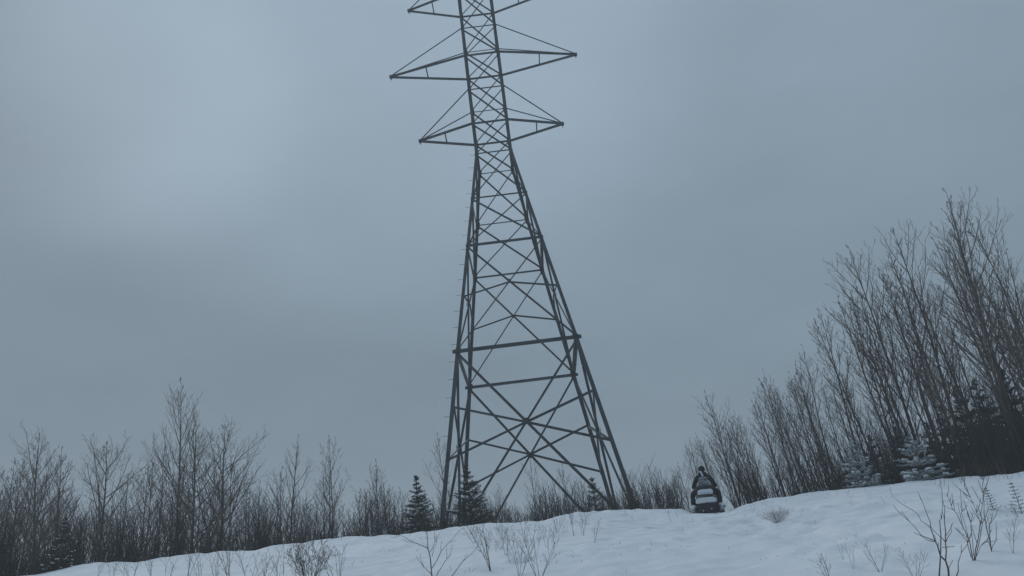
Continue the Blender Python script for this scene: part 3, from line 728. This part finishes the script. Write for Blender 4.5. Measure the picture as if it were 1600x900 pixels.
for i in range(20):
    px = rng.uniform(1440, 1600); py = crest_y(px) + rng.uniform(2, 14)
    shrub(rng.choice((3, 3, 1)), px, py, rng.uniform(14, 34), 'short stalk sticking up from the snow crest before the dark stand', 'stalks on the crest before the right stand', i * 2.1)
for i in range(16):
    px = rng.uniform(960, 1420); py = crest_y(px) + rng.uniform(4, 30)
    if 1060 < px < 1150: continue
    shrub(3, px, py, rng.uniform(8, 20), 'tiny dry stalk on the open snow beside the snowmobile trail', 'tiny stalks on the open snow', i * 2.1)

def build_dead_grass():
    rng = random.Random(31); mb = MB()
    centres = [(rng.uniform(430, 1600), rng.random() ** 1.6) for _ in range(95)]
    for cx_, f in centres:
        cy_ = crest_y(cx_) + 5 + f * 95
        if cy_ > 900 or 1068 < cx_ < 1148: continue
        h_ = hit(cx_, cy_)
        if h_ is None: continue
        for _ in range(rng.randint(1, 7)):
            x = h_[0] + rng.gauss(0, .22); y = h_[1] + rng.gauss(0, .22); z = gz(x, y); L = rng.uniform(.02, .09) * (0.5 + 0.5 * (1 - f))
            d = Vector((rng.uniform(-.8, .8), rng.uniform(-.8, .8), 1)).normalized(); p = Vector((x, y, z - .02)); q = p + d * L; e_ = q + (d + Vector((rng.uniform(-.6, .6), 0, -.3))).normalized() * L * .5
            mb.tube([p, q, e_], [0.003, 0.0022, 0.0012], 3, False)
    o_ = mb.build('dead_grass', M['twig']); tag(o_, 'dead grass tips poking through the snow', 'dead grass', None, 'stuff')
build_dead_grass()

# ------------------------------------------------------------------ dense brush behind the crest
def build_undergrowth():
    rng = random.Random(77); mb = [MB(), MB(), MB()]
    for i in range(12000):
        px = rng.uniform(-60, 1660); cy = crest_y(px)
        r = CREST_R + 0.9 + 9.0 * rng.random() ** 1.3
        if 1066 < px < 1150 and r < 31: continue
        x, y, _ = at(px, cy, r); z = gz(x, y) - 0.05
        dens = 0.55 + 0.9 * float(vnoise(np.array(px / 45.0), np.array(r * .5), 3))
        big = 1.0 + 0.35 * (px < 640) + 1.0 * sstep(px, 1180, 1380)
        if rng.random() > 0.25 + 1.1 * (float(vnoise(np.array(px / 28.0), np.array(r * .35), 13)) + 0.5): continue
        H = rng.uniform(0.5, 1.6) * float(big) * (0.25 + dens)
        a = rng.uniform(0, 6.28); l_ = rng.uniform(0, .3); d = Vector((math.cos(a) * l_ - (0.1 if px > 1150 else 0), math.sin(a) * l_, 1)).normalized()
        k = 0 if rng.random() < 0.72 else 1
        if px > 1180 and rng.random() < sstep(px, 1180, 1380) * 0.85: k = 2; m_ = mb[k]
        p = Vector((x, y, z)); p1 = p + d * H * .5; d2 = (d + Vector((rng.uniform(-.2, .2), rng.uniform(-.2, .2), 0))).normalized(); p2 = p1 + d2 * H * .5
        m_.tube([p, p1, p2], [0.009, 0.0065, 0.004], 3, False)
        for j in range(4):
            f = rng.uniform(.2, .95); q = p.lerp(p1, f * 2) if f < .5 else p1.lerp(p2, f * 2 - 1); b = rng.uniform(0, 6.28)
            dd = Vector((math.cos(b) * .6, math.sin(b) * .6, 1)).normalized(); m_.tube([q, q + dd * H * rng.uniform(.2, .38)], [0.005, 0.0035], 3, False)
    n = len(mb[0].v); all_ = MB(); all_.add(mb[0].v, mb[0].f, 0); all_.add(mb[1].v, mb[1].f, 1); all_.add(mb[2].v, mb[2].f, 2)
    o_ = all_.build('undergrowth', [M['twig'], M['redtwig'], M['darktwig']])
    tag(o_, 'dense brown leafless brush behind the snow crest', 'undergrowth', None, 'stuff')
build_undergrowth()

# ------------------------------------------------------------------ snowmobile
_d = ray(1107, 803); _rc = float(crest_r(math.atan2(_d[0], _d[1]))); _sz = at(1107, 803, _rc)[2]; sx_, sy_, _q = at(1107, 803, _rc + 1.3)
SLED = (sx_, sy_, gz(sx_, sy_) - 0.03); print('SLED', SLED, _sz)
SR = -math.atan2(sx_, sy_)
sled = empty('snowmobile', SLED, SR); sled.rotation_euler = (0, 0.05, SR)
tag(sled, 'dark snowmobile seen from behind on the crest, its rear caked with snow', 'snowmobile')
rng = random.Random(3)
# track: a rounded loop with lugs
mb = MB(); prof = []
for k_ in range(9): a = R(90 + 180 * k_ / 8); prof.append((-1.15 + 0.17 * math.cos(a), 0.17 + 0.17 * math.sin(a)))
for k_ in range(9): a = R(-90 + 180 * k_ / 8); prof.append((0.55 + 0.2 * math.cos(a), 0.24 + 0.2 * math.sin(a)))
nP = len(prof); vs_ = [(x, y, z) for x in (-0.25, 0.25) for y, z in prof]
mb.add(vs_, [(i, (i + 1) % nP, nP + (i + 1) % nP, nP + i) for i in range(nP)] + [tuple(range(nP - 1, -1, -1)), tuple(range(nP, 2 * nP))])
for k_ in range(4): mb.box((0, -1.34 + 0.005 * k_, 0.06 + 0.075 * k_), (0.46, 0.05, 0.025))
for k_ in range(12): mb.box((0, -1.1 + 0.13 * k_, 0.0), (0.46, 0.025, 0.05))
mb.build('track', M['rubber'], sled)
mb = MB(); mb.box((0, -0.45, 0.46), (0.54, 1.9, 0.12), bev=0.02); mb.box((-0.262, -0.45, 0.32), (0.02, 1.8, 0.2)); mb.box((0.262, -0.45, 0.32), (0.02, 1.8, 0.2)); mb.build('tunnel', M['black'], sled)
# flap hanging at the back, slightly curved and wider than the tunnel
mb = MB(); cols = 7; rows = 5; vs_ = []
for th in (0, 0.012):
    for j in range(rows):
        for i in range(cols):
            u_ = i / (cols - 1) - .5; v_ = j / (rows - 1)
            vs_.append((u_ * (0.62 - 0.06 * v_), -1.46 - 0.05 * v_ + 0.06 * u_ * u_ - th, 0.36 - 0.33 * v_ + 0.012 * math.sin(i * 2.3) * (j == rows - 1)))
n_ = cols * rows; fs = []
for j in range(rows - 1):
    for i in range(cols - 1):
        a = j * cols + i; fs.append((a, a + 1, a + 1 + cols, a + cols)); fs.append((n_ + a, n_ + a + cols, n_ + a + 1 + cols, n_ + a + 1))
for i in range(cols - 1): fs += [(i, n_ + i, n_ + i + 1, i + 1), ((rows - 1) * cols + i, (rows - 1) * cols + i + 1, n_ + (rows - 1) * cols + i + 1, n_ + (rows - 1) * cols + i)]
for j in range(rows - 1): fs += [(j * cols, (j + 1) * cols, n_ + (j + 1) * cols, n_ + j * cols), (j * cols + cols - 1, n_ + j * cols + cols - 1, n_ + (j + 1) * cols + cols - 1, (j + 1) * cols + cols - 1)]
mb.add(vs_, fs); flap = mb.build('snow_flap', M['rubber'], sled, True)
for s_, zz in ((-1, 0.10), (1, 0.14)):
    mb = MB(); mb.box((-0.04 + s_ * 0.13 + 0.03, -1.525, zz), (0.055, 0.012, 0.05), bev=0.005); mb.build('reflector', M['lens'], flap)
# rear bumper and rack tubes
mb = MB(); mb.tube([(-0.27, -0.9, 0.5), (-0.29, -1.5, 0.5), (-0.2, -1.62, 0.5), (0.2, -1.62, 0.5), (0.29, -1.5, 0.5), (0.27, -0.9, 0.5)], 0.017, 8); mb.build('rear_bumper', M['black'], sled, True)
mb = MB()
for s_ in (-1, 1): mb.tube([(s_ * 0.3, -0.7, 0.56), (s_ * 0.31, -1.45, 0.56)], 0.014, 6)
for yy in (-0.8, -1.0, -1.2, -1.42): mb.tube([(-0.31, yy, 0.56), (0.31, yy, 0.56)], 0.012, 6)
mb.build('cargo_rack', M['black'], sled, True)
# cargo box on the rack with its lid
mb = MB(); mb.box((0, -1.15, 0.50), (0.62, 0.56, 0.22), taper=0.93, bev=0.03); bx_ = mb.build('cargo_box', M['black'], sled)
def snow_pad(c, d, seed, parent, name='snow_load'):
    """a lumpy sheet of packed snow with thickness"""
    rg = random.Random(seed); mb = MB(); nx, nz = 9, 6; w_, t_, h_ = d; vs_ = []
    for s_ in (0, 1):
        for j in range(nz):
            for i in range(nx):
                u_ = i / (nx - 1) * 2 - 1; v_ = j / (nz - 1) * 2 - 1
                e_ = (1 - abs(u_) ** 4) * (1 - abs(v_) ** 4)
                edge = 1 + 0.07 * rg.uniform(-1, 1) * (abs(u_) == 1 or abs(v_) == 1)
                yy = c[1] - (t_ * (0.25 + 0.75 * e_) + rg.uniform(0, .014)) * (1 - s_) + 0.01 * s_
                wtap = 1 - 0.06 * (v_ + 1) / 2
                vs_.append((c[0] + u_ * w_ / 2 * edge * wtap, yy + 0.05 * (v_ + 1) / 2, c[2] + v_ * h_ / 2 * edge))
    n_ = nx * nz; fs = []
    for j in range(nz - 1):
        for i in range(nx - 1):
            a = j * nx + i; fs.append((a, a + 1, a + 1 + nx, a + nx)); fs.append((n_ + a, n_ + a + nx, n_ + a + nx + 1, n_ + a + 1))
    for i in range(nx - 1): fs += [(i, n_ + i, n_ + i + 1, i + 1), ((nz - 1) * nx + i, (nz - 1) * nx + i + 1, n_ + (nz - 1) * nx + i + 1, n_ + (nz - 1) * nx + i)]
    for j in range(nz - 1): fs += [(j * nx, (j + 1) * nx, n_ + (j + 1) * nx, n_ + j * nx), (j * nx + nx - 1, n_ + j * nx + nx - 1, n_ + (j + 1) * nx + nx - 1, (j + 1) * nx + nx - 1)]
    mb.add(vs_, fs); return mb.build(name, M['snowlump'], parent, True)
snow_pad((0.0, -1.44, 0.44), (0.64, 0.09, 0.21), 1, bx_)
# seat with raised backrest, also plastered with snow
mb = MB(); mb.box((0, -0.35, 0.66), (0.40, 1.0, 0.2), taper=0.85, bev=0.04); seat = mb.build('seat', M['black'], sled)
mb = MB(); mb.box((0, -0.93, 0.78), (0.56, 0.16, 0.34), taper=0.9, bev=0.035); br = mb.build('backrest', M['black'], sled)
snow_pad((0.0, -1.02, 0.715), (0.48, 0.08, 0.23), 2, br)
# running boards with snow on them, belly pan, side panels, hood, windshield
for s_ in (-1, 1):
    mb = MB(); mb.box((s_ * 0.41, -0.25, 0.25), (0.24, 1.5, 0.03), bev=0.01); rb = mb.build('running_board', M['black'], sled)
    mb = MB()
    mb.blob((s_ * 0.44, -0.68, 0.27), (0.125, 0.38, 0.12), rng, 14, 7, .14, flat=0.8)
    mb.build('snow_load', M['snowlump'], rb, True)
    mb = MB(); mb.box((s_ * 0.36, 0.75, 0.54), (0.24, 0.95, 0.42), taper=0.72, bev=0.06); mb.build('side_panel', M['black'], sled)
    # ski with upturned tip, spindle, arm
    mb = MB(); pts = [(-0.55, 0.06), (-0.3, 0.03), (0.4, 0.03), (0.62, 0.09), (0.78, 0.22)]
    vs_ = []
    for y, z in pts:
        wd = 0.075 if y < .6 else 0.045
        vs_ += [(s_ * 0.50 - wd, 1.25 + y, z), (s_ * 0.50 + wd, 1.25 + y, z), (s_ * 0.50 + wd, 1.25 + y, z + .03), (s_ * 0.50 - wd, 1.25 + y, z + .03)]
    fs = [(4 * i + k_, 4 * i + (k_ + 1) % 4, 4 * i + 4 + (k_ + 1) % 4, 4 * i + 4 + k_) for i in range(4) for k_ in range(4)] + [(3, 2, 1, 0), (16, 17, 18, 19)]
    mb.add(vs_, fs); mb.tube([(s_ * .5, 1.65, .07), (s_ * .5, 1.9, .27), (s_ * .5, 2.03, .22)], 0.012, 6); ski = mb.build('ski', M['black'], sled)
    mb = MB(); mb.tube([(s_ * .5, 1.25, .05), (s_ * .46, 1.2, .42)], 0.022, 8); mb.tube([(s_ * .46, 1.22, .3), (s_ * .2, 1.0, .35)], 0.016, 6); mb.tube([(s_ * .46, 1.2, .42), (s_ * .22, 1.0, .55)], 0.02, 6); mb.build('suspension_arm', M['alu'], sled, True)
    mb = MB(); mb.box((s_ * 0.2, 1.46, 0.6), (0.17, 0.06, 0.1), bev=0.02); mb.build('headlight', M['lens'], sled)
mb = MB(); mb.box((0, 0.78, 0.56), (0.62, 1.3, 0.5), taper=0.66, bev=0.09); mb.build('hood', M['black'], sled)
mb = MB(); vs_ = []
for th in (0, 0.008):
    for j in range(4):
        for i in range(7):
            u_ = i / 6 * 2 - 1; v_ = j / 3; vs_.append((u_ * (0.30 - 0.07 * v_), 0.72 - 0.16 * v_ - 0.16 * u_ * u_ - th, 0.80 + 0.32 * v_ * (1 - 0.2 * u_ * u_)))
fs = []
for j in range(3):
    for i in range(6): a = j * 7 + i; fs.append((a, a + 1, a + 8, a + 7)); fs.append((28 + a, 28 + a + 7, 28 + a + 8, 28 + a + 1))
for i in range(6): fs += [(i, 28 + i, 29 + i, i + 1), (21 + i, 22 + i, 50 + i, 49 + i)]
for j in range(3): fs += [(j * 7, j * 7 + 7, 28 + j * 7 + 7, 28 + j * 7), (j * 7 + 6, 28 + j * 7 + 6, 28 + j * 7 + 13, j * 7 + 13)]
mb.add(vs_, fs); mb.build('windshield', M['clear'], sled, True)
mb = MB(); mb.tube([(0, 0.42, 0.72), (0, 0.34, 1.08)], 0.025, 8); mb.tube([(-0.36, 0.20, 1.08), (-0.24, 0.27, 1.10), (0, 0.33, 1.09), (0.24, 0.27, 1.10), (0.36, 0.20, 1.08)], 0.016, 8); mb.build('handlebar', M['black'], sled, True)

# ------------------------------------------------------------------ rider
rider = link('person', None); rider.location = SLED; rider.scale = (1, 1, 1.10); rider.rotation_euler = (0, 0.05, SR)
tag(rider, 'rider in dark winter clothes and dark knit hat, seated on the snowmobile with back turned', 'person')
J = {}; vsr = []; edg = []; rad = []
def jn(name, p, r, par=None):
    J[name] = len(vsr); vsr.append(p); rad.append(r)
    if par: edg.append((J[par], J[name]))
jn('pelvis', (0, -0.42, 0.83), (0.175, 0.15))
jn('waist', (0, -0.40, 0.96), (0.16, 0.13), 'pelvis'); jn('chest', (0, -0.33, 1.12), (0.185, 0.14), 'waist'); jn('upper', (0, -0.28, 1.22), (0.14, 0.11), 'chest')
jn('neck', (0, -0.24, 1.31), (0.065, 0.065), 'upper'); jn('skull', (0, -0.22, 1.38), (0.083, 0.092), 'neck'); jn('crown_top', (0, -0.22, 1.47), (0.078, 0.088), 'skull')
for n_, s_ in (('l', -1), ('r', 1)):
    jn('sh' + n_, (s_ * 0.20, -0.28, 1.19), (0.085, 0.085), 'upper'); jn('ua' + n_, (s_ * 0.29, -0.20, 1.06), (0.07, 0.07), 'sh' + n_)
    jn('el' + n_, (s_ * 0.37, -0.08, 0.95), (0.06, 0.06), 'ua' + n_); jn('fa' + n_, (s_ * 0.35, 0.06, 0.96), (0.05, 0.05), 'el' + n_); jn('wr' + n_, (s_ * 0.31, 0.17, 0.995), (0.04, 0.036), 'fa' + n_)
    jn('pa' + n_, (s_ * 0.30, 0.225, 1.01), (0.045, 0.026), 'wr' + n_)
    jn('hip' + n_, (s_ * 0.14, -0.36, 0.80), (0.12, 0.12), 'pelvis'); jn('th' + n_, (s_ * 0.29, -0.18, 0.80), (0.105, 0.105), 'hip' + n_); jn('kn' + n_, (s_ * 0.42, 0.0, 0.76), (0.085, 0.085), 'th' + n_)
    jn('ca' + n_, (s_ * 0.44, -0.06, 0.58), (0.078, 0.078), 'kn' + n_); jn('an' + n_, (s_ * 0.44, -0.12, 0.38), (0.062, 0.062), 'ca' + n_); jn('he' + n_, (s_ * 0.44, -0.12, 0.315), (0.05, 0.05), 'an' + n_); jn('to' + n_, (s_ * 0.46, 0.08, 0.31), (0.046, 0.04), 'he' + n_)
me = bpy.data.meshes.new('body'); me.from_pydata(vsr, edg, []); me.update()
body = link('body', me, rider)
md = body.modifiers.new('skin', 'SKIN'); md.use_smooth_shade = True
sv = me.skin_vertices[0].data if me.skin_vertices else None
if sv is None:
    import bmesh
    bm = bmesh.new(); bm.from_mesh(me); bm.verts.layers.skin.verify(); bm.to_mesh(me); bm.free(); sv = me.skin_vertices[0].data
for i, r_ in enumerate(rad): sv[i].radius = r_; sv[i].use_root = (i == 0)
s2 = body.modifiers.new('sub', 'SUBSURF'); s2.levels = 2; s2.render_levels = 2
dg = bpy.context.evaluated_depsgraph_get(); ev = body.evaluated_get(dg); nm = bpy.data.meshes.new_from_object(ev)
body.modifiers.clear(); body.data = nm
nm.materials.clear(); nm.materials.append(M['cloth']); nm.materials.append(M['skin'])
for p_ in nm.polygons:
    c_ = p_.center; p_.use_smooth = True
    p_.material_index = 1 if (c_.z > 1.335 and c_.y > -0.24 and abs(c_.x) < 0.15) else 0
# face pushed out of the head: nose, brow, eyes, mouth, ears as one child
mb = MB(); mb.tube([(0, -0.135, 1.445), (0, -0.112, 1.405), (0, -0.12, 1.395)], [0.010, 0.017, 0.012], 8); mb.blob((-0.088, -0.22, 1.415), (0.012, 0.022, 0.032), rng, 8, 6, .02, flat=1); mb.blob((0.088, -0.22, 1.415), (0.012, 0.022, 0.032), rng, 8, 6, .02, flat=1); mb.tube([(-0.025, -0.134, 1.365), (0, -0.127, 1.363), (0.025, -0.134, 1.365)], 0.006, 6); mb.build('face', M['skin'], rider, True)
mb = MB()
for s_ in (-1, 1): mb.blob((s_ * 0.032, -0.136, 1.435), (0.013, 0.010, 0.008), rng, 8, 6, 0, flat=1)
mb.build('eyes', M['cloth'], rider, True)
# hat
mb = MB(); mb.blob((0, -0.22, 1.45), (0.107, 0.115, 0.10), rng, 16, 9, 0.012, flat=0.35); mb.tube([(0.103 * math.cos(a), -0.22 + 0.111 * math.sin(a), 1.436) for a in [k_ * math.pi / 8 for k_ in range(17)]], 0.017, 6, False); mb.build('knit_hat', M['hat'], rider, True)
# hood bunched behind the neck, with a pale strip
mb = MB(); mb.blob((0, -0.33, 1.28), (0.15, 0.09, 0.075), rng, 14, 8, 0.06, flat=0.9); hood = mb.build('jacket_hood', M['cloth'], rider, True)
mb = MB(); mb.add([(-0.065, -0.35, 1.365), (-0.03, -0.35, 1.368), (0.03, -0.43, 1.205), (-0.03, -0.43, 1.20), (-0.065, -0.375, 1.37), (-0.03, -0.375, 1.373), (0.03, -0.46, 1.205), (-0.03, -0.46, 1.20)],
       [(3, 2, 1, 0), (4, 5, 6, 7), (0, 1, 5, 4), (1, 2, 6, 5), (2, 3, 7, 6), (3, 0, 4, 7)]); mb.build('hood_strip', M['pale'], hood)
# fingers closed on the grips
for s_ in (-1, 1):
    mb = MB()
    for i, L_ in enumerate((0.92, 1.0, 0.95, 0.78)):
        x = s_ * (0.275 + 0.023 * i); y0 = 0.245; z0 = 1.012; r_ = 0.0105
        mb.tube([(x, y0 - 0.02, z0 + .006), (x, y0 + 0.022 * L_, z0 + 0.003), (x, y0 + 0.035 * L_, z0 - 0.025 * L_), (x, y0 + 0.012, z0 - 0.046 * L_)], [r_ * 1.15, r_ * 1.1, r_, r_ * .85], 7)
    mb.tube([(s_ * 0.262, 0.20, 1.0), (s_ * 0.245, 0.225, 0.985), (s_ * 0.25, 0.25, 0.962)], [0.014, 0.013, 0.011], 7)
    mb.build('glove', M['cloth'], rider, True)
# pack on the back, dusted with snow
pk = link('backpack', None); pk.location = SLED; pk.scale = (1, 1, 1.10); pk.rotation_euler = (0, 0.05, SR)
tag(pk, 'grey snow-dusted pack worn low on the rider\'s back', 'backpack')
mb = MB(); mb.box((0, -0.60, 1.02), (0.36, 0.17, 0.25), taper=0.82, bev=0.06); bag = mb.build('pack_body', M['greycloth'], pk, True)
mb = MB()
mb.blob((0, -0.645, 1.10), (0.15, 0.075, 0.055), rng, 16, 6, .14)
mb.build('snow_load', M['greycloth'], bag, True)
for s_ in (-1, 1):
    mb = MB(); mb.tube([(s_ * 0.12, -0.55, 1.13), (s_ * 0.13, -0.40, 1.285), (s_ * 0.13, -0.24, 1.25), (s_ * 0.15, -0.18, 1.1), (s_ * 0.14, -0.5, 0.95)], 0.014, 6); mb.build('strap', M['cloth'], pk, True)

# ------------------------------------------------------------------ a few snowflakes in the air
rng = random.Random(99); mb = MB()
for i in range(650):
    r = rng.uniform(7, 26) ; p = Vector(at(rng.uniform(-80, 1680), rng.uniform(250, 800), r)); q = rng.uniform(.003, .0065)
    if p.z < gz(p.x, p.y) + .1: continue
    mb.add([p + Vector(v_) * q for v_ in ((1, 0, 0), (0, 1, 0), (-1, 0, 0), (0, -1, 0), (0, 0, 1), (0, 0, -1))], [(0, 1, 4), (1, 2, 4), (2, 3, 4), (3, 0, 4), (1, 0, 5), (2, 1, 5), (3, 2, 5), (0, 3, 5)])
tag(mb.build('falling_snow', M['snowlump']), 'sparse small snowflakes drifting in the air', None, None, 'stuff')

# ------------------------------------------------------------------ haze
HZ = 0.002
zlo = float(ground(np.array(0.), np.array(420.))) - 8
hz = MB(); 
gxs = 460; hz.box((0, 0, (62 + zlo) / 2), (2 * gxs, 2 * gxs, 62 - zlo))
hm = bpy.data.materials.new('haze'); hm.use_nodes = True; t = hm.node_tree; t.nodes.clear()
o_ = t.nodes.new('ShaderNodeOutputMaterial'); pv = t.nodes.new('ShaderNodeVolumePrincipled')
pv.inputs['Color'].default_value = (0.95, 0.97, 1.0, 1); pv.inputs['Density'].default_value = HZ; pv.inputs['Anisotropy'].default_value = 0.2
t.links.new(pv.outputs[0], o_.inputs['Volume'])
ho = hz.build('haze', hm); tag(ho, 'thin snowy haze in the air', None, None, 'stuff')
